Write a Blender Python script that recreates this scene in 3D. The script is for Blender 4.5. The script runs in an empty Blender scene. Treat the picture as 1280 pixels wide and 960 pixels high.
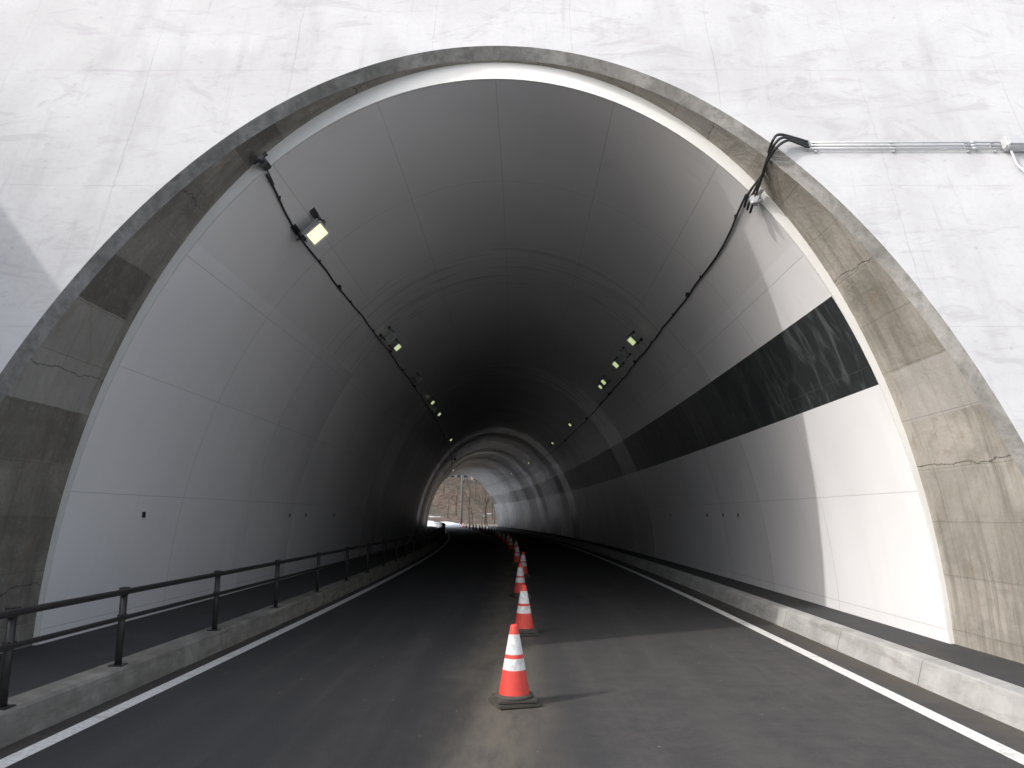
import bpy, bmesh, math, random
from mathutils import Vector, Matrix
random.seed(7)
scene=bpy.context.scene
COL=scene.collection
# ---------------------------------------------------------------- node helpers
class NT:
    def __init__(s,name,rough=0.8,metal=0.0,spec=0.5):
        s.m=bpy.data.materials.new(name); s.m.use_nodes=True
        s.t=s.m.node_tree; s.b=s.t.nodes['Principled BSDF']
        s.b.inputs['Roughness'].default_value=rough
        s.b.inputs['Metallic'].default_value=metal
        s.b.inputs['Specular IOR Level'].default_value=spec
    def n(s,k): return s.t.nodes.new(k)
    def put(s,sock,v):
        if v is None: return
        if hasattr(v,'is_output'): s.t.links.new(v,sock)
        else:
            if isinstance(v,(tuple,list)) and len(v)==3 and len(sock.default_value)==4: v=(*v,1)
            sock.default_value=v
    def obj(s): return s.n('ShaderNodeTexCoord').outputs['Object']
    def uv(s): return s.n('ShaderNodeTexCoord').outputs['UV']
    def xyz(s,v):
        k=s.n('ShaderNodeSeparateXYZ'); s.put(k.inputs[0],v); return k.outputs
    def comb(s,x,y,z=0.0):
        k=s.n('ShaderNodeCombineXYZ'); s.put(k.inputs[0],x); s.put(k.inputs[1],y); s.put(k.inputs[2],z); return k.outputs[0]
    def scale(s,v,sc):
        k=s.n('ShaderNodeMapping'); s.put(k.inputs[0],v); k.inputs['Scale'].default_value=sc; return k.outputs[0]
    def noise(s,v,scale,detail=4,rough=0.55,dist=0.0):
        k=s.n('ShaderNodeTexNoise'); s.put(k.inputs['Vector'],v)
        k.inputs['Scale'].default_value=scale; k.inputs['Detail'].default_value=detail
        k.inputs['Roughness'].default_value=rough; k.inputs['Distortion'].default_value=dist
        return k.outputs['Fac']
    def white(s,v):
        k=s.n('ShaderNodeTexWhiteNoise'); s.put(k.inputs['Vector'],v); return k.outputs['Value']
    def math(s,op,a,b=None,c=None):
        k=s.n('ShaderNodeMath'); k.operation=op; s.put(k.inputs[0],a)
        if b is not None: s.put(k.inputs[1],b)
        if c is not None: s.put(k.inputs[2],c)
        return k.outputs[0]
    def rng(s,v,a,b,c=0.0,d=1.0):
        k=s.n('ShaderNodeMapRange'); k.interpolation_type='SMOOTHSTEP'
        s.put(k.inputs[0],v)
        for i,q in enumerate((a,b,c,d)): k.inputs[i+1].default_value=q
        return k.outputs[0]
    def mix(s,f,a,b,mode='MIX'):
        k=s.n('ShaderNodeMix'); k.data_type='RGBA'; k.blend_type=mode
        s.put(k.inputs[0],f); s.put(k.inputs[6],a); s.put(k.inputs[7],b); return k.outputs[2]
    def line(s,v,period,w):
        d=s.math('PINGPONG',v,period/2.0); return s.rng(d,0.0,w,1.0,0.0)
    def bump(s,h,strength=0.3,dist=0.02):
        k=s.n('ShaderNodeBump'); k.inputs['Strength'].default_value=strength
        k.inputs['Distance'].default_value=dist; s.put(k.inputs['Height'],h)
        s.t.links.new(k.outputs[0],s.b.inputs['Normal'])
    def col(s,v): s.put(s.b.inputs['Base Color'],v)
    def rough(s,v): s.put(s.b.inputs['Roughness'],v)

def simple(name,c,rough=0.6,metal=0.0,var=0.15,sc=8.0):
    a=NT(name,rough,metal)
    n=a.noise(a.obj(),sc,5)
    a.col(a.mix(n,tuple(x*(1-var) for x in c),tuple(min(1,x*(1+var)) for x in c)))
    return a.m

# portal concrete (pale, sunlit)
def make_wall():
    a=NT('pale_portal_concrete',0.9,0,0.25)
    o=a.obj(); X,Y,Z=a.xyz(o)
    n1=a.noise(o,0.55,8,0.65,0.6); n2=a.noise(a.scale(o,(1.6,1,0.22)),1.6,6,0.6)
    n3=a.noise(o,14,5,0.6)
    K=0.555
    def g(x,y,z): return (x*K*0.99,y*K,z*K*1.035)
    c=a.mix(a.rng(n1,0.33,0.66),g(0.66,0.655,0.645),g(0.76,0.757,0.75))
    c=a.mix(a.math('MULTIPLY',a.rng(n2,0.50,0.75),0.45),c,g(0.53,0.527,0.517))
    n4=a.noise(a.scale(o,(0.7,1,1.9)),1.3,9,0.74,1.2)
    c=a.mix(a.math('MULTIPLY',a.rng(n4,0.52,0.64),0.45),c,g(0.50,0.497,0.49))
    n6=a.noise(a.scale(o,(1,1,2.5)),3.2,10,0.8,2.0)
    c=a.mix(a.math('MULTIPLY',a.rng(n6,0.54,0.66),0.38),c,g(0.47,0.467,0.46))
    n7=a.noise(o,0.28,4,0.5)
    c=a.mix(a.math('MULTIPLY',a.rng(n7,0.48,0.68),0.30),c,g(0.54,0.537,0.53))
    # old runs of dirty water down the face, heavier toward the haunches
    dr=a.noise(a.scale(o,(3.5,1,0.12)),1.4,7,0.7,0.3)
    c=a.mix(a.math('MULTIPLY',a.rng(dr,0.56,0.72),0.32),c,g(0.42,0.417,0.41))
    gz=a.math('MULTIPLY',a.rng(a.math('ABSOLUTE',X),5.0,7.5),a.rng(Z,3.2,5.6,1,0))
    st=a.noise(a.scale(o,(0.5,1,2.2)),1.1,8,0.7,1.0)
    c=a.mix(a.math('MULTIPLY',gz,a.rng(st,0.42,0.62,0.05,0.6)),c,g(0.36,0.355,0.345))
    c=a.mix(a.math('MULTIPLY',a.rng(n3,0.5,0.8),0.22),c,g(0.50,0.497,0.485))
    wob=a.math('MULTIPLY_ADD',n1,0.16,X)
    wz=a.math('MULTIPLY_ADD',n1,0.10,Z)
    l1=a.line(a.math('ADD',wob,0.95),1.83,0.011); l2=a.line(wz,1.86,0.009)
    l=a.math('MAXIMUM',l1,l2)
    c=a.mix(a.math('MULTIPLY',l,a.rng(n2,0.35,0.65,0.05,0.42)),c,g(0.36,0.355,0.35))
    hx=a.math('PINGPONG',a.math('ADD',X,0.2),0.9); hz=a.math('PINGPONG',a.math('ADD',Z,0.3),0.62)
    hd=a.math('SQRT',a.math('ADD',a.math('MULTIPLY',hx,hx),a.math('MULTIPLY',hz,hz)))
    c=a.mix(a.math('MULTIPLY',a.rng(hd,0.012,0.03,1,0),0.3),c,g(0.4,0.39,0.38))
    a.col(c)
    h=a.math('MULTIPLY_ADD',l,-0.3,a.math('MULTIPLY_ADD',n3,0.5,a.math('MULTIPLY',n6,0.5))); a.bump(h,0.25,0.015)
    return a.m
M_WALL=make_wall()

def make_reveal():
    a=NT('weathered_reveal_concrete',0.9,0,0.3)
    o=a.obj(); U,V,_=a.xyz(a.uv())   # U arc length from crown (+ = left haunch), V depth
    n1=a.noise(o,0.9,8,0.68,0.5); n3=a.noise(o,18,5,0.6)
    st=a.noise(a.comb(a.math('MULTIPLY',U,0.35),a.math('MULTIPLY',V,5.0),0.0),1.6,6,0.65)
    c=a.mix(a.rng(n1,0.3,0.7),(0.21,0.195,0.168),(0.37,0.35,0.315))
    c=a.mix(a.math('MULTIPLY',a.rng(st,0.45,0.68),0.6),c,(0.14,0.128,0.107))
    st2=a.noise(a.comb(a.math('MULTIPLY',U,3.0),a.math('MULTIPLY',V,0.5),2.0),1.2,8,0.7)
    c=a.mix(a.math('MULTIPLY',a.rng(st2,0.50,0.68),0.4),c,(0.14,0.128,0.11))
    # left haunch: its shade painted in as a darker, blotchy tone
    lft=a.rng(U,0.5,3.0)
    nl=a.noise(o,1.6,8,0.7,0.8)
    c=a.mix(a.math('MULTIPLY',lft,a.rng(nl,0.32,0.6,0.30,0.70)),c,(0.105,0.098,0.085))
    Ub=a.math('MULTIPLY_ADD',n1,0.10,U)
    Vb=a.math('MULTIPLY_ADD',n1,0.15,V)
    cell=a.white(a.comb(a.math('FLOOR',a.math('DIVIDE',Ub,0.62)),a.math('GREATER_THAN',U,0.0),0.0))
    inner=a.math('MULTIPLY',a.rng(Vb,7.50,7.62),a.rng(Vb,8.95,9.05,1,0))
    inner=a.math('MAXIMUM',inner,0.25)
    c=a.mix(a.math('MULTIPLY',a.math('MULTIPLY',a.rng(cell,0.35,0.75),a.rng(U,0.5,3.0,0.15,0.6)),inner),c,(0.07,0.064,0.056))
    pale=a.math('MULTIPLY',a.rng(cell,0.14,0.20,1,0),inner)
    c=a.mix(a.math('MULTIPLY',pale,0.5),c,(0.36,0.35,0.335))
    wob=a.math('MULTIPLY_ADD',a.noise(o,2.3,8,0.7),0.30,U)
    l=a.line(a.math('ADD',wob,0.4),2.5,0.010)
    l2=a.line(a.math('MULTIPLY_ADD',n1,0.05,U),0.62,0.012)
    l3=a.line(a.math('MULTIPLY_ADD',n1,0.12,V),0.55,0.012)
    c=a.mix(a.math('MULTIPLY',l,0.75),c,(0.04,0.036,0.032))
    c=a.mix(a.math('MULTIPLY',l2,0.38),c,(0.08,0.073,0.063))
    c=a.mix(a.math('MULTIPLY',l3,0.28),c,(0.08,0.073,0.063))
    c=a.mix(a.math('MULTIPLY',a.rng(n3,0.5,0.8),0.25),c,(0.38,0.365,0.335))
    rust=a.noise(o,1.7,7,0.7,1.0)
    c=a.mix(a.math('MULTIPLY',a.rng(rust,0.56,0.70),0.4),c,(0.18,0.135,0.085))
    a.col(c)
    a.bump(a.math('MULTIPLY_ADD',l,-1.0,a.math('MULTIPLY_ADD',n3,0.5,n1)),0.5,0.03)
    return a.m
M_REV=make_reveal()
def make_rim():
    a=NT('rim_concrete',0.9,0,0.3)
    o=a.obj(); n1=a.noise(o,1.3,8,0.7,0.5); n3=a.noise(o,9,8,0.7)
    c=a.mix(a.rng(n1,0.3,0.7),(0.12,0.118,0.112),(0.25,0.247,0.238))
    c=a.mix(a.math('MULTIPLY',a.rng(n3,0.42,0.68),0.6),c,(0.085,0.083,0.078))
    a.col(c); a.bump(n3,0.5,0.02); return a.m
M_RIM=make_rim()

def make_panel(name,base,dark=False,rough=0.35,seam=0.45):
    a=NT(name,rough,0.0,0.40)
    o=a.obj(); U,V,_=a.xyz(a.uv())
    ring=a.math('FLOOR',a.math('DIVIDE',a.math('SUBTRACT',V,9.1),3.05))
    cell=a.white(a.comb(a.math('FLOOR',a.math('DIVIDE',U,1.62)),ring,0.0))
    rv=a.white(a.comb(ring,5.0,2.0))
    n1=a.noise(o,0.4,4,0.5)
    n3=a.noise(o,40,3)
    b2=tuple(x*0.93 for x in base)
    c=a.mix(a.rng(n1,0.3,0.7),b2,base)
    c=a.mix(a.math('MULTIPLY',cell,0.08),c,tuple(x*0.7 for x in base))
    n2=a.noise(a.comb(a.math('MULTIPLY',U,0.25),a.math('MULTIPLY',V,5.0),0.0),1.0,6,0.65)
    c=a.mix(a.math('MULTIPLY',a.rng(n2,0.5,0.8),0.12 if not dark else 0.4),c,tuple(x*0.6 for x in base) if not dark else (0.07,0.08,0.08))
    if not dark:
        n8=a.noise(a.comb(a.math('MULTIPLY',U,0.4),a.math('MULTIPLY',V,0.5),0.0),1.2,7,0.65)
        deep_shade=a.math('MULTIPLY',a.rng(n8,0.25,0.70,0.35,1.0),a.rng(V,10,60,0.05,0.85))  # lining colour darkened with depth, standing in for the daylight falling off
        c=a.mix(deep_shade,c,tuple(x*0.42 for x in base))
        c=a.mix(a.math('MULTIPLY',rv,a.rng(V,14,45,0.0,0.35)),c,tuple(x*0.35 for x in base))  # ring-to-ring tones painted in for the streaky reflections deep inside
    else:
        n5=a.noise(a.comb(a.math('MULTIPLY',U,0.9),a.math('MULTIPLY',V,2.2),3.0),1.5,8,0.7,1.0)
        c=a.mix(a.math('MULTIPLY',a.rng(n5,0.48,0.70),0.55),c,(0.12,0.135,0.135))
    l=a.math('MAXIMUM',a.line(U,1.62,0.009),a.line(a.math('SUBTRACT',V,9.1),3.05,0.014))
    c=a.mix(a.math('MULTIPLY',l,seam),c,tuple(x*0.22 for x in base) if not dark else (0.1,0.1,0.1))
    a.col(c)
    a.rough(a.math('ADD',a.math('MULTIPLY',n2,0.10),a.rng(rv,0.0,1.0,rough-0.08,rough+0.06)))
    wav=a.noise(a.comb(a.math('MULTIPLY',U,0.12),a.math('MULTIPLY',V,0.9),0.0),1.0,4,0.6)
    h=a.math('MULTIPLY_ADD',l,-0.06,a.math('MULTIPLY_ADD',n3,0.01,wav)); a.bump(h,0.60,0.04)
    return a.m
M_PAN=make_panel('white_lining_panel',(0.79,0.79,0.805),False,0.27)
M_BAND=make_panel('dark_band_panel',(0.026,0.030,0.031),True,0.34,0.3)
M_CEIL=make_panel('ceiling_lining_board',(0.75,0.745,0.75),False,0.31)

def make_road():
    a=NT('asphalt_road',0.85,0,0.35)
    U,V,_=a.xyz(a.uv())
    o=a.obj()
    fine=a.noise(o,90,4,0.7); n1=a.noise(o,0.8,7,0.65,0.4); lon=a.noise(a.comb(a.math('MULTIPLY',U,2.2),a.math('MULTIPLY',V,0.10),0.0),1.6,6,0.6)
    c=a.mix(a.rng(fine,0.3,0.7),(0.020,0.020,0.022),(0.048,0.048,0.050))
    c=a.mix(a.math('MULTIPLY',a.rng(lon,0.45,0.75),0.45),c,(0.068,0.065,0.061))
    c=a.mix(a.math('MULTIPLY',a.rng(n1,0.5,0.75),0.3),c,(0.072,0.069,0.065))
    dn=a.noise(a.comb(U,a.math('MULTIPLY',V,0.25),0.0),3.2,8,0.7)
    ctr=a.rng(a.math('ABSOLUTE',a.math('ADD',U,a.math('MULTIPLY_ADD',n1,0.6,-0.05))),0.0,0.75,1,0)
    c=a.mix(a.math('MULTIPLY',ctr,a.rng(dn,0.3,0.6,0.25,0.75)),c,(0.145,0.127,0.10))
    rl=a.math('MULTIPLY',a.rng(U,0.0,0.8),a.rng(V,8.0,13.0,1,0.25))
    dn2=a.noise(o,2.6,10,0.8,0.3)
    c=a.mix(a.math('MULTIPLY',rl,a.rng(dn2,0.34,0.68,0.10,0.48)),c,(0.095,0.090,0.083))
    wt=a.rng(a.math('ABSOLUTE',a.math('SUBTRACT',a.math('ABSOLUTE',a.math('SUBTRACT',U,a.math('MULTIPLY',n1,0.2))),1.55)),0.0,0.35,1,0)
    c=a.mix(a.math('MULTIPLY',wt,a.rng(dn,0.35,0.65,0.05,0.32)),c,(0.08,0.076,0.07))
    vor=a.n('ShaderNodeTexVoronoi'); a.put(vor.inputs['Vector'],o); vor.inputs['Scale'].default_value=4.5
    peb=a.math('MULTIPLY',a.rng(vor.outputs['Distance'],0.05,0.075,1,0),a.math('GREATER_THAN',a.xyz(vor.outputs['Color'])[0],0.72))
    c=a.mix(a.math('MULTIPLY',peb,0.7),c,(0.20,0.19,0.17))
    vor=a.n('ShaderNodeTexVoronoi'); a.put(vor.inputs['Vector'],o); vor.inputs['Scale'].default_value=17
    peb=a.math('MULTIPLY',a.rng(vor.outputs['Distance'],0.07,0.1,1,0),a.math('GREATER_THAN',a.xyz(vor.outputs['Color'])[0],0.86))
    c=a.mix(a.math('MULTIPLY',peb,0.6),c,(0.20,0.19,0.17))
    ed=a.rng(a.math('ABSOLUTE',U),3.62,3.95)
    c=a.mix(a.math('MULTIPLY',ed,a.rng(dn,0.3,0.6,0.2,0.8)),c,(0.085,0.072,0.055))
    a.col(c); a.bump(fine,0.6,0.007)
    return a.m
M_ROAD=make_road()
def make_walk():
    a=NT('walkway_asphalt',0.9); o=a.obj(); f=a.noise(o,70,4); n=a.noise(o,1.5,6)
    c=a.mix(a.rng(f,0.3,0.7),(0.018,0.018,0.020),(0.042,0.042,0.044)); c=a.mix(a.math('MULTIPLY',a.rng(n,0.5,0.8),0.4),c,(0.08,0.072,0.06))
    a.col(c); a.bump(f,0.5,0.008); return a.m
M_WALK=make_walk()
def make_kerb(name,ca,cb,per,dk=0.55):
    a=NT(name,0.85); o=a.obj(); U,V,_=a.xyz(a.uv())
    n=a.noise(o,2.5,7,0.65); f=a.noise(o,40,4); 
    c=a.mix(a.rng(n,0.3,0.7),ca,cb)
    dirt=a.noise(a.scale(o,(1,0.5,4)),2.2,8,0.7)
    c=a.mix(a.math('MULTIPLY',a.rng(dirt,0.45,0.7),dk),c,(0.12,0.105,0.085))
    l=a.line(V,per,0.012); c=a.mix(a.math('MULTIPLY',l,0.8),c,(0.06,0.055,0.05))
    c=a.mix(a.math('MULTIPLY',a.rng(f,0.6,0.75),0.3),c,(0.12,0.11,0.1))
    a.col(c); a.bump(a.math('MULTIPLY_ADD',l,-1.0,f),0.4,0.01); return a.m
M_KL=make_kerb('weathered_kerb_concrete',(0.16,0.153,0.135),(0.28,0.27,0.245),5.0,0.75)
M_KR=make_kerb('pale_kerb_concrete',(0.28,0.28,0.275),(0.39,0.39,0.38),2.0,0.45)
def make_paint():
    a=NT('white_road_paint',0.6); o=a.obj(); n=a.noise(o,25,6,0.7); n2=a.noise(o,3,6,0.6)
    c=a.mix(a.rng(n,0.35,0.6),(0.48,0.48,0.47),(0.70,0.70,0.69)); c=a.mix(a.math('MULTIPLY',a.rng(n2,0.55,0.72),0.5),c,(0.28,0.27,0.25))
    a.col(c); return a.m
M_PAINT=make_paint()
M_RAIL=simple('dark_rail_paint',(0.035,0.033,0.033),0.45,0.3,0.3,20)
M_BLACK=simple('black_cable',(0.012,0.012,0.013),0.5)
M_GALV=simple('galvanised_steel',(0.44,0.45,0.46),0.5,0.3,0.2,15)
M_BRK=simple('bracket_dark_steel',(0.09,0.09,0.092),0.5,0.5,0.3)
M_ORANGE=simple('cone_red_orange',(0.62,0.055,0.038),0.5,0,0.25,14)
M_EDGE=simple('lining_edge_white',(0.62,0.62,0.605),0.7,0,0.10,1.5)
def make_conewhite():
    a=NT('cone_white_band',0.4); n=a.noise(a.obj(),18,5); a.col(a.mix(a.rng(n,0.4,0.75),(0.68,0.68,0.68),(0.42,0.41,0.39))); return a.m
M_CW=make_conewhite()
M_RUB=simple('black_rubber',(0.06,0.052,0.044),0.8,0,0.4,20)
def emis(name,c,s):
    a=NT(name,0.5); a.col(c); a.put(a.b.inputs['Emission Color'],(*c,1)); a.b.inputs['Emission Strength'].default_value=s
    a.m.cycles.emission_sampling='NONE'; return a.m
M_LAMP=emis('lit_lamp_lens',(1.0,0.96,0.50),1.2)
M_LAMPF=emis('dim_lamp_lens',(0.80,0.95,0.50),0.6)
M_LAMPOFF=simple('lamp_glass',(0.25,0.28,0.28),0.2)
def make_ground():
    a=NT('earth_and_snow',0.95); o=a.obj(); n=a.noise(o,0.06,7,0.6); f=a.noise(o,1.5,6)
    X,Y,Z=a.xyz(o)
    c=a.mix(f,(0.08,0.068,0.05),(0.18,0.155,0.12)); s=a.math('MULTIPLY',a.rng(n,0.40,0.46),a.rng(Y,60,90,1,0))
    s=a.math('MAXIMUM',s,a.rng(n,0.60,0.64)); c=a.mix(s,c,(0.78,0.80,0.83)); a.col(c); a.bump(f,0.5,0.1); return a.m
M_GND=make_ground()
def make_hill():
    a=NT('brown_hillside',0.95,0,0.2); o=a.obj(); n=a.noise(o,0.07,8,0.65); f=a.noise(o,0.8,8,0.7); k=a.noise(o,0.15,6,0.6)
    c=a.mix(a.rng(f,0.3,0.7),(0.04,0.031,0.025),(0.13,0.10,0.08)); c=a.mix(a.math('MULTIPLY',a.rng(k,0.5,0.6),0.6),c,(0.04,0.048,0.034)); c=a.mix(a.rng(n,0.60,0.66),c,(0.5,0.52,0.55)); a.col(c); a.bump(f,0.8,0.4); return a.m
M_HILL=make_hill()
M_BARK=simple('bare_bark',(0.085,0.065,0.05),0.9,0,0.4,3)
M_SNOW=simple('snow',(0.70,0.72,0.75),0.7,0,0.06,2)
M_HW=simple('house_wall',(0.25,0.25,0.25),0.8)
M_ROOF=simple('blue_metal_roof',(0.10,0.17,0.28),0.4)
M_GLASS=simple('window_glass',(0.03,0.04,0.05),0.1)
M_POLE=simple('pole_concrete',(0.08,0.08,0.077),0.8)

# ---------------------------------------------------------------- geometry helpers
def cx(y):   # tunnel/road centre line
    return 0.018*y-(max(0.0,y-10.0)**2)/1040.0
def link(bm,name,mats,smooth=False,parent=None,loc=None):
    me=bpy.data.meshes.new(name); bm.to_mesh(me); bm.free()
    for m in mats: me.materials.append(m)
    if smooth:
        for p in me.polygons: p.use_smooth=True
    ob=bpy.data.objects.new(name,me); COL.objects.link(ob)
    if parent: ob.parent=parent
    if loc: ob.location=loc
    return ob
def empty(name,loc=(0,0,0)):
    e=bpy.data.objects.new(name,None); COL.objects.link(e); e.location=loc; e.empty_display_size=0.3; return e
def stations(a,b,step):
    n=max(1,int(round((b-a)/step))); return [a+(b-a)*i/n for i in range(n+1)]
def sweep(name,prof,ys,mats,midx=None,us=None,smooth=False,follow=True,parent=None):
    bm=bmesh.new(); uvl=bm.loops.layers.uv.new('UVMap')
    if us is None:
        us=[0.0]
        for i in range(1,len(prof)): us.append(us[-1]+math.dist(prof[i],prof[i-1]))
    rows=[]
    for y in ys:
        o=cx(y) if follow else 0.0
        rows.append([bm.verts.new((x+o,y,z)) for x,z in prof])
    for j in range(len(ys)-1):
        for i in range(len(prof)-1):
            f=bm.faces.new((rows[j][i],rows[j][i+1],rows[j+1][i+1],rows[j+1][i]))
            uvs=((us[i],ys[j]),(us[i+1],ys[j]),(us[i+1],ys[j+1]),(us[i],ys[j+1]))
            for l,u in zip(f.loops,uvs): l[uvl].uv=u
            if midx: f.material_index=midx(i)
            f.smooth=smooth
    return link(bm,name,mats,parent=parent)
def box(bm,c,s,mi=0,rot=None,bev=0.0):
    r=bmesh.ops.create_cube(bm,size=1.0)
    M=Matrix.Translation(Vector(c))@(rot.to_4x4() if rot else Matrix.Identity(4))@Matrix.Diagonal((*s,1))
    bmesh.ops.transform(bm,matrix=M,verts=r['verts'])
    fs={f for v in r['verts'] for f in v.link_faces}
    for f in fs: f.material_index=mi
    if bev:
        es={e for v in r['verts'] for e in v.link_edges}
        rr=bmesh.ops.bevel(bm,geom=list(es),offset=bev,segments=2,affect='EDGES')
        for f in rr['faces']: f.material_index=mi
def tube(bm,pts,r,seg=8,mi=0,cap=True,smooth=True):
    pts=[Vector(p) for p in pts]; rs=r if isinstance(r,(list,tuple)) else [r]*len(pts)
    rings=[]; prev=None
    for i,p in enumerate(pts):
        d=(pts[min(i+1,len(pts)-1)]-pts[max(i-1,0)]).normalized()
        a=prev if prev is not None else (Vector((0,0,1)) if abs(d.z)<0.9 else Vector((1,0,0)))
        a=(a-d*a.dot(d)).normalized(); prev=a; b=d.cross(a)
        rings.append([bm.verts.new(p+(a*math.cos(2*math.pi*k/seg)+b*math.sin(2*math.pi*k/seg))*rs[i]) for k in range(seg)])
    for i in range(len(rings)-1):
        for k in range(seg):
            f=bm.faces.new((rings[i][k],rings[i][(k+1)%seg],rings[i+1][(k+1)%seg],rings[i+1][k])); f.material_index=mi; f.smooth=smooth
    if cap:
        for q in (rings[0][::-1],rings[-1]):
            f=bm.faces.new(q); f.material_index=mi

# ---------------------------------------------------------------- tunnel profile (ellipse)
PC=-0.38; A=5.33; B=7.45
Y_END=106.0; Y_LIN=9.1
def face_y(z): return 6.5+0.31*z
def ell(a,b,zmin=-0.3,n=72):
    t0=math.asin(zmin/b)
    return [(PC+a*math.cos(t0+(math.pi-2*t0)*i/n), b*math.sin(t0+(math.pi-2*t0)*i/n)) for i in range(n+1)]
ts=[math.asin(-0.3/B)+(math.pi-2*math.asin(-0.3/B))*i/80 for i in range(81)]
tb=[math.asin(3.31/B),math.asin(4.45/B)]
ts=sorted([t for t in ts if min(abs(t-q) for q in tb)>0.012]+tb)
prof=[(PC+A*math.cos(t),B*math.sin(t)) for t in ts]
us=[0.0]
for i in range(1,len(prof)): us.append(us[-1]+math.dist(prof[i],prof[i-1]))
mid=us[-1]/2; us=[u-mid for u in us]
def midx(i):
    t=(ts[i]+ts[i+1])/2
    if tb[0]<t<tb[1]: return 1
    return 2 if B*math.sin(t)>5.25 else 0
tunnel=empty('road_tunnel')
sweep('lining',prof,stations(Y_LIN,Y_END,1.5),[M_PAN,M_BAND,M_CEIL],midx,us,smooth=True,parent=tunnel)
def ring_mesh(name,secs,mat,smooth=False):
    bm=bmesh.new(); uvl=bm.loops.layers.uv.new('UVMap')
    rows=[[bm.verts.new(p) for p in s] for s in secs]
    n=len(secs[0]); arc=[0.0]
    for i in range(1,n): arc.append(arc[-1]+(Vector(secs[-1][i])-Vector(secs[-1][i-1])).length)
    m=arc[-1]/2
    for j in range(len(rows)-1):
        for i in range(n-1):
            f=bm.faces.new((rows[j][i],rows[j][i+1],rows[j+1][i+1],rows[j+1][i])); f.smooth=smooth
            for l,(a,b) in zip(f.loops,((j,i),(j,i+1),(j+1,i+1),(j+1,i))): l[uvl].uv=(arc[b]-m,secs[a][b][1])
    return link(bm,name,[mat],parent=tunnel)
N=96
o9=cx(9.0)
E=lambda a,b,n=N: [(x+o9,z) for x,z in ell(a,b,n=n)]
inner=E(A,B); outer=E(5.378,7.69); edge=E(5.47,7.84)
ring_mesh('lining_edge',[[(x,Y_LIN+0.002,z) for x,z in inner],[(x,Y_LIN-0.03,z) for x,z in inner],[(x,Y_LIN-0.03,z) for x,z in outer]],M_EDGE)
sec_r=[[(x,min(face_y(z)+0.13,Y_LIN-0.05)+(Y_LIN-0.0-min(face_y(z)+0.13,Y_LIN-0.05))*k/6,z) for x,z in outer] for k in range(7)]
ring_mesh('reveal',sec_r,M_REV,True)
ring_mesh('rim',[[(x,face_y(z),z) for x,z in edge],[(x,min(face_y(z)+0.13,Y_LIN-0.05),z) for x,z in outer]],M_RIM,True)
def headwall(name,hole,xl,xr,zt,yf,mat):
    c=((hole[0][0]+hole[-1][0])/2,0.0)
    bm=bmesh.new(); K=6; rows=[]
    for (x,z) in hole:
        dx,dz=x-c[0],z+0.3001
        k=1e9
        if dx>1e-6: k=min(k,(xr-c[0])/dx)
        if dx<-1e-6: k=min(k,(xl-c[0])/dx)
        if dz>1e-3: k=min(k,(zt+0.3)/dz)
        ox,oz=c[0]+dx*k,-0.3+dz*k
        rows.append([bm.verts.new((x+(ox-x)*q/K,yf(z+(oz-z)*q/K),z+(oz-z)*q/K)) for q in range(K+1)])
    for i in range(len(rows)-1):
        for q in range(K): bm.faces.new((rows[i][q],rows[i][q+1],rows[i+1][q+1],rows[i+1][q]))
    return link(bm,name,[mat])
hw=headwall('tunnel_portal_wall',E(5.47,7.84,192),-24,24,14,face_y,M_WALL)
oe=cx(Y_END)
ex=[(x+oe,z) for x,z in ell(A,B,n=96)]
headwall('tunnel_portal_wall',ex,oe-16,oe+16,12,lambda z:Y_END+0.01,M_WALL)

# ---------------------------------------------------------------- ground / road / kerbs
bm=bmesh.new(); bmesh.ops.create_grid(bm,x_segments=2,y_segments=2,size=1500)
link(bm,'ground',[M_GND],loc=(0,0,-0.08))
RY=stations(-60,230,2.0)
sweep('road',[(-4.1,0),(-2,0),(0,0),(2,0),(4.2,0)],RY,[M_ROAD],us=[-4.1,-2,0,2,4.2])
sweep('road_edge_line',[(-3.72,0.004),(-3.57,0.004)],RY,[M_PAINT])
sweep('road_edge_line',[(3.44,0.004),(3.59,0.004)],RY,[M_PAINT])
KY=stations(-40,112,2.0)
sweep('kerb',[(-3.90,-0.02),(-3.93,0.225),(-3.955,0.25),(-4.19,0.25),(-4.21,0.235),(-4.21,0.0)],KY,[M_KL])
sweep('kerb',[(4.28,0.0),(4.28,0.235),(4.265,0.25),(4.09,0.25),(4.06,0.235),(3.98,-0.02)],KY,[M_KR])
sweep('walkway',[(-5.9,0.215),(-4.212,0.225)],stations(5,112,2.0),[M_WALK])
sweep('walkway',[(4.282,0.225),(5.3,0.235)],stations(5,112,2.0),[M_WALK])
sweep('walkway',[(-8.9,0.205),(-4.212,0.225)],stations(-40,5,3),[M_WALK])
sweep('walkway',[(4.282,0.225),(6.2,0.225)],stations(-40,5,3),[M_WALK])

# ---------------------------------------------------------------- unseen left wall, added and shaped to cast the left-lane shadow
bm=bmesh.new()
tops=[(-26,4.6),(-10,5.7),(-2,6.55),(1.4,6.82),(3.9,7.05),(5.2,7.2),(6.6,7.7),(9.2,9.0)]
rw=[]
for y,h in tops:
    rw.append([bm.verts.new(p) for p in ((-9.0,y,-0.2),(-9.0,y,h),(-9.6,y,h),(-9.8,y,-0.2))])
for a,b in zip(rw,rw[1:]):
    for k in range(4): bm.faces.new((a[k],a[(k+1)%4],b[(k+1)%4],b[k]))
bm.faces.new(rw[0]); bm.faces.new(rw[-1][::-1])
link(bm,'unseen_shadow_wall',[M_WALL])

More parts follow.
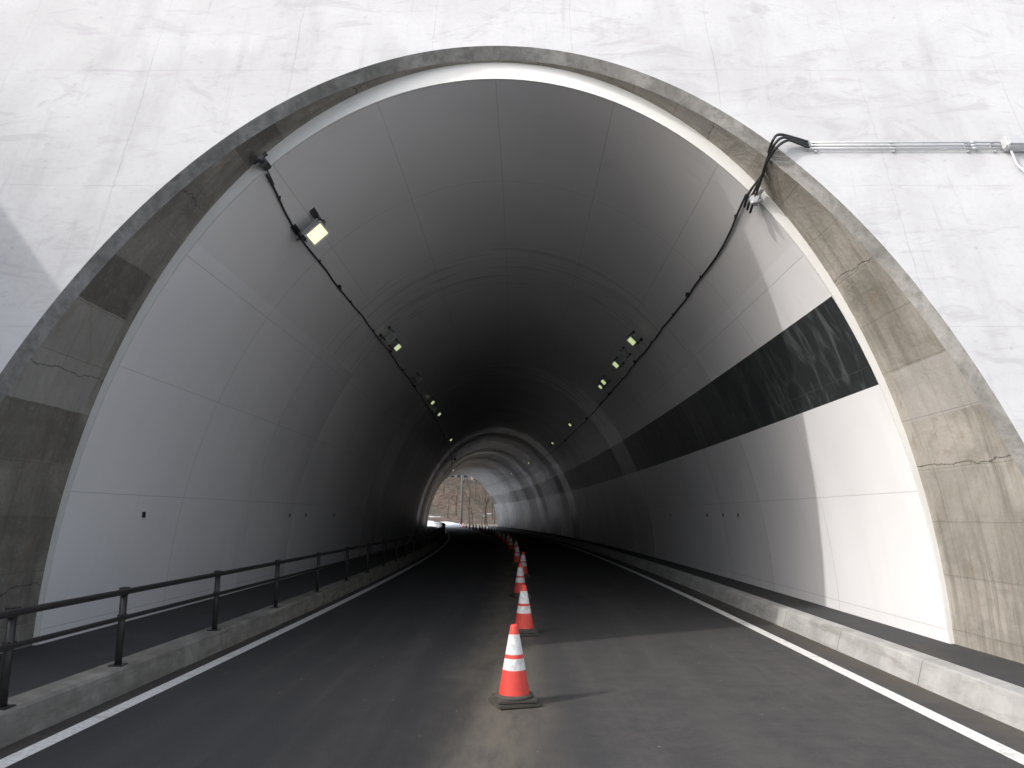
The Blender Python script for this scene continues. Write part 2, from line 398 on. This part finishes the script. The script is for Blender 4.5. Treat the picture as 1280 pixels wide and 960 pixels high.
# ---------------------------------------------------------------- mountain over tunnel
def fbm(x,y): return math.sin(x*0.31+y*0.17)*0.5+math.sin(x*0.11-y*0.23+1.3)*0.9+math.sin(x*0.7+y*0.53)*0.25
bm=bmesh.new(); gx=stations(-90,90,4); gy=stations(10.9,Y_END-0.3,4)
g=[]
for y in gy:
    r=[]
    for x in gx:
        e=min((y-10.9)/25,(Y_END-0.3-y)/25,1.0); base=(13.4 if y<60 else 11.4)+14*e
        xx=x-cx(y); side=max(0.0,(abs(xx)-16)/50); z=base*(1-min(1,side)**1.0)-0.5*(side>0)+fbm(x,y)*min(1,e*3)
        r.append(bm.verts.new((x,y,z if abs(xx)>16 or z>9 else 9)))
    g.append(r)
for j in range(len(gy)-1):
    for i in range(len(gx)-1): bm.faces.new((g[j][i],g[j][i+1],g[j+1][i+1],g[j+1][i])).smooth=True
link(bm,'hillside',[M_HILL])
bm=bmesh.new(); gx=stations(-260,200,7); gy=stations(150,430,7); g=[]
def hz(x,y):
    d=max(0.0,y-165-0.25*(x+10)); return -0.3+min(d*0.22,75)+fbm(x*0.5,y*0.5)*min(2.0,d*0.08)
for y in gy: g.append([bm.verts.new((x,y,hz(x,y))) for x in gx])
for j in range(len(gy)-1):
    for i in range(len(gx)-1): bm.faces.new((g[j][i],g[j][i+1],g[j+1][i+1],g[j+1][i])).smooth=True
link(bm,'hill',[M_HILL])
def branch(bm,p,d,L,r,lev):
    n=3; pts=[p]; q=p.copy(); dd=d.copy()
    for i in range(n):
        dd=(dd+Vector((random.uniform(-.18,.18),random.uniform(-.18,.18),random.uniform(0,.14)))).normalized()
        q=q+dd*L/n; pts.append(q.copy())
    tube(bm,pts,[r*(1-0.65*i/n) for i in range(n+1)],3,0,False,False)
    if lev==0: return
    for k in range(6 if lev==2 else 5):
        t=random.uniform(0.35,1.0); i=min(n-1,int(t*n)); b=pts[i].lerp(pts[i+1],t*n-i)
        a=random.uniform(0,6.28); nd=(dd*0.75+Vector((math.cos(a),math.sin(a),0.25))*0.7).normalized()
        branch(bm,b,nd,L*random.uniform(.4,.62),r*.45,lev-1)
bm=bmesh.new()
for i in range(170):
    y=random.uniform(138,260); x=cx(103)/103*y+ random.uniform(-22,26)*y/150
    if abs(x-cx(y))<5.5 and y<205: continue
    z=hz(x,y) if y>150 else -0.1
    branch(bm,Vector((x,y,max(z,-0.1)-0.1)),Vector((0,0,1)),random.uniform(4,7.5),random.uniform(.08,.17),2)
link(bm,'bare_trees',[M_BARK])
bm=bmesh.new()
for (x0,y0,rx,ry,h) in ((-11,124,3.0,8,1.0),(-16,135,4,10,1.2),(-24,150,6,9,1.6)):
    r=bmesh.ops.create_uvsphere(bm,u_segments=24,v_segments=12,radius=1)
    for v in r['verts']:
        k=1+0.14*fbm(v.co.x*9+x0,v.co.y*9+v.co.z*5); v.co=Vector((x0+v.co.x*rx*k,y0+v.co.y*ry*k,v.co.z*h*k-0.1))
for f in bm.faces: f.smooth=True
link(bm,'snow_bank',[M_SNOW])

def house(x,y,rot,sc=0.8):
    H=empty('house',(x,y,hz(x,y)-0.8)); H.rotation_euler=(0,0,rot); H.scale=(sc,)*3
    bm=bmesh.new(); box(bm,(0,0,2.6),(8,6,6.2)); link(bm,'walls',[M_HW],parent=H)
    bm=bmesh.new()
    v=[bm.verts.new(p) for p in ((-4.6,-3.6,5.6),(4.6,-3.6,5.6),(4.6,3.6,5.6),(-4.6,3.6,5.6),(-4.6,0,8),(4.6,0,8))]
    for q in ((0,1,5,4),(2,3,4,5),(0,4,3),(1,2,5),(3,2,1,0)): bm.faces.new([v[i] for i in q])
    link(bm,'roof',[M_ROOF],parent=H)
    bm=bmesh.new()
    for xx in (-2.4,0,2.4):
        for zz in (1.3,3.9): box(bm,(xx,-3.02,zz),(1.3,0.08,1.1))
    link(bm,'windows',[M_GLASS],parent=H)
house(-16.0,216,0.35); house(-8.5,226,-0.4); house(-24,232,0.1)
bm=bmesh.new(); tube(bm,[(0,0,-.2),(0,0,5),(0,0,10.5)],[.19,.16,.11],12)
box(bm,(0,-.1,9.6),(1.8,.09,.1)); box(bm,(0,-.1,8.9),(1.3,.09,.1))
for q in (-.8,-.4,.4,.8): tube(bm,[(q,-.1,9.65),(q,-.1,9.85)],.04,8)
tube(bm,[(.28,0,7.4),(.28,0,8.2)],.18,12)
link(bm,'utility_pole',[M_POLE],loc=(-8.7,130,0))

# ---------------------------------------------------------------- guard railing
bm=bmesh.new(); RX=-4.02
py=[2.2,4.1,6.05,7.7,10.0,12.4]; 
while py[-1]<104: py.append(py[-1]+2.5)
for y in py:
    x=RX+cx(y)
    tube(bm,[(x,y,0.24),(x,y,0.985)],0.034,10)
    box(bm,(x,y,0.256),(0.13,0.13,0.012)); box(bm,(x,y,0.99),(0.075,0.075,0.012))
    box(bm,(x-0.0,y,0.96),(0.05,0.11,0.075)); box(bm,(x,y,0.71),(0.05,0.10,0.06))
for z,r in ((0.96,0.029),(0.71,0.023)):
    tube(bm,[(RX+cx(y)+0.045,y,z) for y in stations(2.2,py[-1],1.6)],r,10)
link(bm,'guard_railing',[M_RAIL])

# ---------------------------------------------------------------- traffic cones
def cone_mesh():
    bm=bmesh.new()
    pr=[(0.150,0.06,0),(0.142,0.10,0),(0.108,0.300,0),(0.107,0.305,1),(0.089,0.405,1),(0.088,0.41,0),(0.083,0.435,0),(0.082,0.44,1),(0.050,0.615,1),(0.049,0.62,0),(0.037,0.685,0),(0.031,0.70,0),(0.022,0.70,0),(0.020,0.66,0)]
    S=28; rows=[[bm.verts.new((r*math.cos(2*math.pi*k/S),r*math.sin(2*math.pi*k/S),z)) for k in range(S)] for r,z,_ in pr]
    for j in range(len(pr)-1):
        mi=1 if (pr[j][2]==1 and pr[j+1][2]==1) else 0
        for k in range(S):
            f=bm.faces.new((rows[j][k],rows[j][(k+1)%S],rows[j+1][(k+1)%S],rows[j+1][k])); f.material_index=mi; f.smooth=True
    box(bm,(0,0,0.052),(0.36,0.36,0.028),2,None,0.008)
    box(bm,(0,0,0.018),(0.39,0.39,0.034),2,Matrix.Rotation(0.10,3,'Z'),0.01)
    pr2=[(0.175,0.064),(0.18,0.078),(0.172,0.092),(0.147,0.096)]
    rr=[[bm.verts.new((r*math.cos(2*math.pi*k/S),r*math.sin(2*math.pi*k/S),z)) for k in range(S)] for r,z in pr2]
    for j in range(3):
        for k in range(S):
            f=bm.faces.new((rr[j][k],rr[j][(k+1)%S],rr[j+1][(k+1)%S],rr[j+1][k])); f.material_index=2; f.smooth=True
    me=bpy.data.meshes.new('traffic_cone'); bm.to_mesh(me); bm.free()
    for m in (M_ORANGE,M_CW,M_RUB): me.materials.append(m)
    return me
CM=cone_mesh()
cy=[7.24,11.3,16.4,21.6,27.0]
while cy[-1]<118: cy.append(cy[-1]+5.2)
for i,y in enumerate(cy):
    ob=bpy.data.objects.new('traffic_cone',CM); COL.objects.link(ob)
    xo={0:0.02-cx(7.24),1:0.175-cx(11.3),2:-0.08}.get(i,random.uniform(-.06,.06)+0.02)
    ob.location=(cx(y)+xo+ (0.02*(y-60) if y>60 else 0),y,0.002); ob.rotation_euler=(0,0,random.uniform(-.3,.3))

# ---------------------------------------------------------------- lamps, cables
def wall_pt(z,side,y,inset=0.0):
    x=math.sqrt(max(0,1-(z/B)**2))*A
    n=Vector((side*x/A**2,0,z/B**2)).normalized()
    p=Vector((PC+side*x+cx(y),y,z))
    return p-n*inset, n
def lamp_mesh(lens):
    bm=bmesh.new()
    for sx in (-.20,.20):
        box(bm,(sx,0,-0.012),(0.10,0.30,0.02),0)
        tube(bm,[(sx,0.09,-0.0),(sx,0.09,-0.20)],0.016,8,0)
        box(bm,(sx,0.0,-0.20),(0.022,0.30,0.05),0)
        tube(bm,[(sx-0.04,0,-0.22),(sx+0.04,0,-0.22)],0.035,10,0)
    R=Matrix.Rotation(math.radians(-38),3,'X')
    c0=Vector((0,0,-0.27))
    box(bm,c0,(0.34,0.26,0.13),1,R,0.015)
    box(bm,c0+R@Vector((0,0,0.075)),(0.24,0.18,0.03),1,R)
    for q in (-.10,-.05,0,.05,.10): box(bm,c0+R@Vector((q,0,0.09)),(0.008,0.2,0.03),1,R)
    for sy in (-.125,.125): box(bm,c0+R@Vector((0,sy,-0.074)),(0.35,0.03,0.035),1,R)
    for sx in (-.16,.16): box(bm,c0+R@Vector((sx,0,-0.074)),(0.03,0.218,0.033),1,R)
    box(bm,c0+R@Vector((0,0,-0.074)),(0.28,0.21,0.012),2,R)
    tube(bm,[(0.05,0.1,-0.22),(0.02,0.28,-0.16),(-0.1,0.34,-0.05),(-0.3,0.3,-0.02)],0.011,6,0)
    me=bpy.data.meshes.new('tunnel_lamp'); bm.to_mesh(me); bm.free()
    for m in (M_BRK,M_GALV,lens): me.materials.append(m)
    return me
LM,LF,LO=lamp_mesh(M_LAMP),lamp_mesh(M_LAMPF),lamp_mesh(M_LAMPOFF)
def put_lamp(side,y,z,lit=1,sc=1.0):
    p,n=wall_pt(z,side,y,0.004)
    ob=bpy.data.objects.new('tunnel_lamp',(LO,LM,LF)[lit]); COL.objects.link(ob)
    yax=Vector((0,1,0)); zax=n; xax=yax.cross(zax)
    M=Matrix((xax,yax,zax)).transposed().to_4x4()@Matrix.Diagonal((sc,sc,sc,1)); M.translation=p; ob.matrix_world=M
for y,l,s in ((10.8,1,.95),(17.7,0,.7),(18.9,2,.6),(23.6,0,.55),(28.6,2,.5),(32.0,2,.5),(43,2,.5),(58,0,.55),(72,2,.5),(88,2,.5)): put_lamp(-1,y,6.16,l,s)
for y,l,s in ((17.5,2,.65),(19.2,0,.6),(20.4,2,.6),(23.2,2,.55),(24.2,2,.45),(34.5,2,.5),(43.5,2,.45),(45.5,0,.45),(60,2,.45),(75,2,.45)): put_lamp(1,y,6.0,l,s)
bm=bmesh.new()
def cz(side,y):
    base=6.0 if side<0 else 5.72
    return base+0.14*max(0,1-(y-9.1)/2.0)+0.008*math.sin(y*1.7)+0.006*math.sin(y*4.1)
for side in (-1,1):
    tube(bm,[wall_pt(cz(side,y),side,y,0.02)[0] for y in stations(9.15,104,0.5)],0.014,6)
    for y in stations(9.8,103.6,2.4):
        p,n=wall_pt(cz(side,y)+0.01,side,y,0.015); box(bm,p,(0.03,0.022,0.055))
    for y in ((11.1,13.6) if side<0 else (13.2,))+(19.3,24.6,31,40): 
        p,n=wall_pt(cz(side,y)+0.02,side,y,0.03); box(bm,p,(0.055,0.09,0.06))
tube(bm,[wall_pt(6.0,-1,11.1,0.03)[0],wall_pt(6.0,-1,11.0,0.10)[0],wall_pt(6.1,-1,10.9,0.16)[0],wall_pt(6.16,-1,10.9,0.22)[0]],0.010,6)
link(bm,'lamp_cable',[M_BLACK])
p,n=wall_pt(6.15,-1,9.1,0.0)
bm=bmesh.new()
box(bm,(p.x+0.02,8.98,p.z+0.04),(0.10,0.16,0.13),0,Matrix.Rotation(-0.7,3,'Y'),0.01)
box(bm,(p.x-0.03,8.95,p.z+0.10),(0.22,0.05,0.04),0,Matrix.Rotation(-0.7,3,'Y'))
tube(bm,[(p.x+0.02,8.9,p.z+0.04),(p.x+0.02,8.8,p.z+0.05)],0.04,10)
tube(bm,[(p.x+.03,9.05,p.z),(p.x+.05,9.3,p.z-.1)],0.012,6)
link(bm,'cable_clamp',[M_BRK])

nrm=Vector((0,-1,0.31)).normalized()
def fp(x,z,off=0.0): return Vector((x,face_y(z),z))+nrm*off
CZ=6.10
bm=bmesh.new()
for k in range(3):
    d=0.045*k
    s,_=wall_pt(5.76+0.04*k,1,9.1,0.04)
    pts=[s+Vector((0,0.15,-.1)),s+Vector((0,-0.06,0.0)),
         Vector((3.14+d*.4,8.78,5.88+d)),Vector((3.13+d*.2,8.55,5.97+d)),
         fp(3.16-d*0.3,CZ-0.10+d*1.2,0.11),fp(3.30-d,CZ-0.01+d,0.13),fp(3.42-d*.6,CZ-0.015+d,0.10),fp(3.58,CZ-0.045+d,0.05)]
    out=[]
    P=[pts[0]]+pts+[pts[-1]]
    for i in range(1,len(P)-2):
        for t in [j/6 for j in range(6)]:
            a,b,c_,e=P[i-1],P[i],P[i+1],P[i+2]
            out.append(0.5*((2*b)+(c_-a)*t+(2*a-5*b+4*c_-e)*t*t+(3*b-a-3*c_+e)*t**3))
    out.append(P[-2]); tube(bm,out,0.017,8)
link(bm,'cable_bundle',[M_BLACK])
bm=bmesh.new()
s,_=wall_pt(5.78,1,9.1,0.04)
box(bm,s+Vector((0.02,-0.06,-0.03)),(0.13,0.07,0.13),0,Matrix.Rotation(0.6,3,'Y'),0.01)
box(bm,s+Vector((0.05,-0.10,0.0)),(0.05,0.05,0.22),0,Matrix.Rotation(0.6,3,'Y'),0.005)
tube(bm,[s+Vector((-.05,-.1,-.09)),s+Vector((.1,-.1,-.06))],0.02,8)
link(bm,'cable_clamp',[M_GALV])
bm=bmesh.new()
Rf=Matrix.Rotation(-math.atan(0.31),3,'X')
for k in range(3):
    z=CZ-0.045+0.045*k
    tube(bm,[fp(3.52,z,0.04),fp(5.98,z,0.04)],0.009,10)
    for xx in (3.54,5.55): tube(bm,[fp(xx,z,0.04),fp(xx+0.06,z,0.04)],0.017,10)
for xx in (3.66,4.6,5.50,5.82):
    box(bm,fp(xx,CZ,0.015),(0.03,0.03,0.17),0,Rf)
link(bm,'steel_conduit',[M_GALV])
bm=bmesh.new()
box(bm,fp(6.10,CZ,0.07),(0.36,0.12,0.17),0,Rf,0.015)
box(bm,fp(6.10,CZ,0.135),(0.30,0.015,0.13),0,Rf,0.005)
tube(bm,[fp(5.99,CZ-0.05,0.06),fp(6.00,CZ-0.3,0.05),fp(6.08,CZ-0.45,0.05),fp(6.2,CZ-2.0,0.05)],0.014,8)
link(bm,'junction_box',[M_GALV])

bm0=bmesh.new(); box(bm0,(0,0,0),(0.03,0.09,0.08),0,None,0.004); box(bm0,(0,0,0.0),(0.012,0.12,0.11),1)
me=bpy.data.meshes.new('wall_drain'); bm0.to_mesh(me); bm0.free(); me.materials.append(M_BLACK); me.materials.append(M_PAN)
for side,ys in ((-1,(11.0,18.0,19.4,22.5)),(1,(16.9,18.1,19.6,24.0))):
    for y in ys:
        p,n=wall_pt(1.72,side,y,0.0); ob=bpy.data.objects.new('wall_drain',me); COL.objects.link(ob); ob.location=p

# ---------------------------------------------------------------- camera, sun, sky
cam=bpy.data.cameras.new('camera'); co=bpy.data.objects.new('camera',cam); COL.objects.link(co)
co.location=(0,0,1.7); co.rotation_euler=(math.radians(90+10.06),0,0)
cam.sensor_width=36; cam.lens=930/1280*36; cam.clip_end=4000; cam.clip_start=0.05
scene.camera=co
el=math.radians(35.5); tr=Vector((0.893,0.450)).normalized()
d=Vector((tr.x*math.cos(el),tr.y*math.cos(el),-math.sin(el)))
sl=bpy.data.lights.new('sun','SUN'); sl.energy=2.5; sl.angle=math.radians(0.8); sl.color=(1.0,0.965,0.92)
so=bpy.data.objects.new('sun',sl); COL.objects.link(so); so.rotation_euler=d.to_track_quat('-Z','Y').to_euler(); so.location=(-20,-20,30)
w=bpy.data.worlds.new('World'); scene.world=w; w.use_nodes=True
nt=w.node_tree; sky=nt.nodes.new('ShaderNodeTexSky'); sky.sky_type='NISHITA'; sky.sun_disc=False
sky.sun_elevation=el; sky.sun_rotation=math.atan2(-tr.x,-tr.y)%(2*math.pi); sky.dust_density=4.0; sky.air_density=1.0
hs=nt.nodes.new('ShaderNodeHueSaturation'); hs.inputs['Saturation'].default_value=0.5; hs.inputs['Value'].default_value=2.4
nt.links.new(sky.outputs[0],hs.inputs['Color'])
bg=nt.nodes['Background']; bg.inputs['Strength'].default_value=0.15; nt.links.new(hs.outputs[0],bg.inputs['Color'])
scene.view_settings.view_transform='Standard'; scene.view_settings.look='None'; scene.view_settings.exposure=0
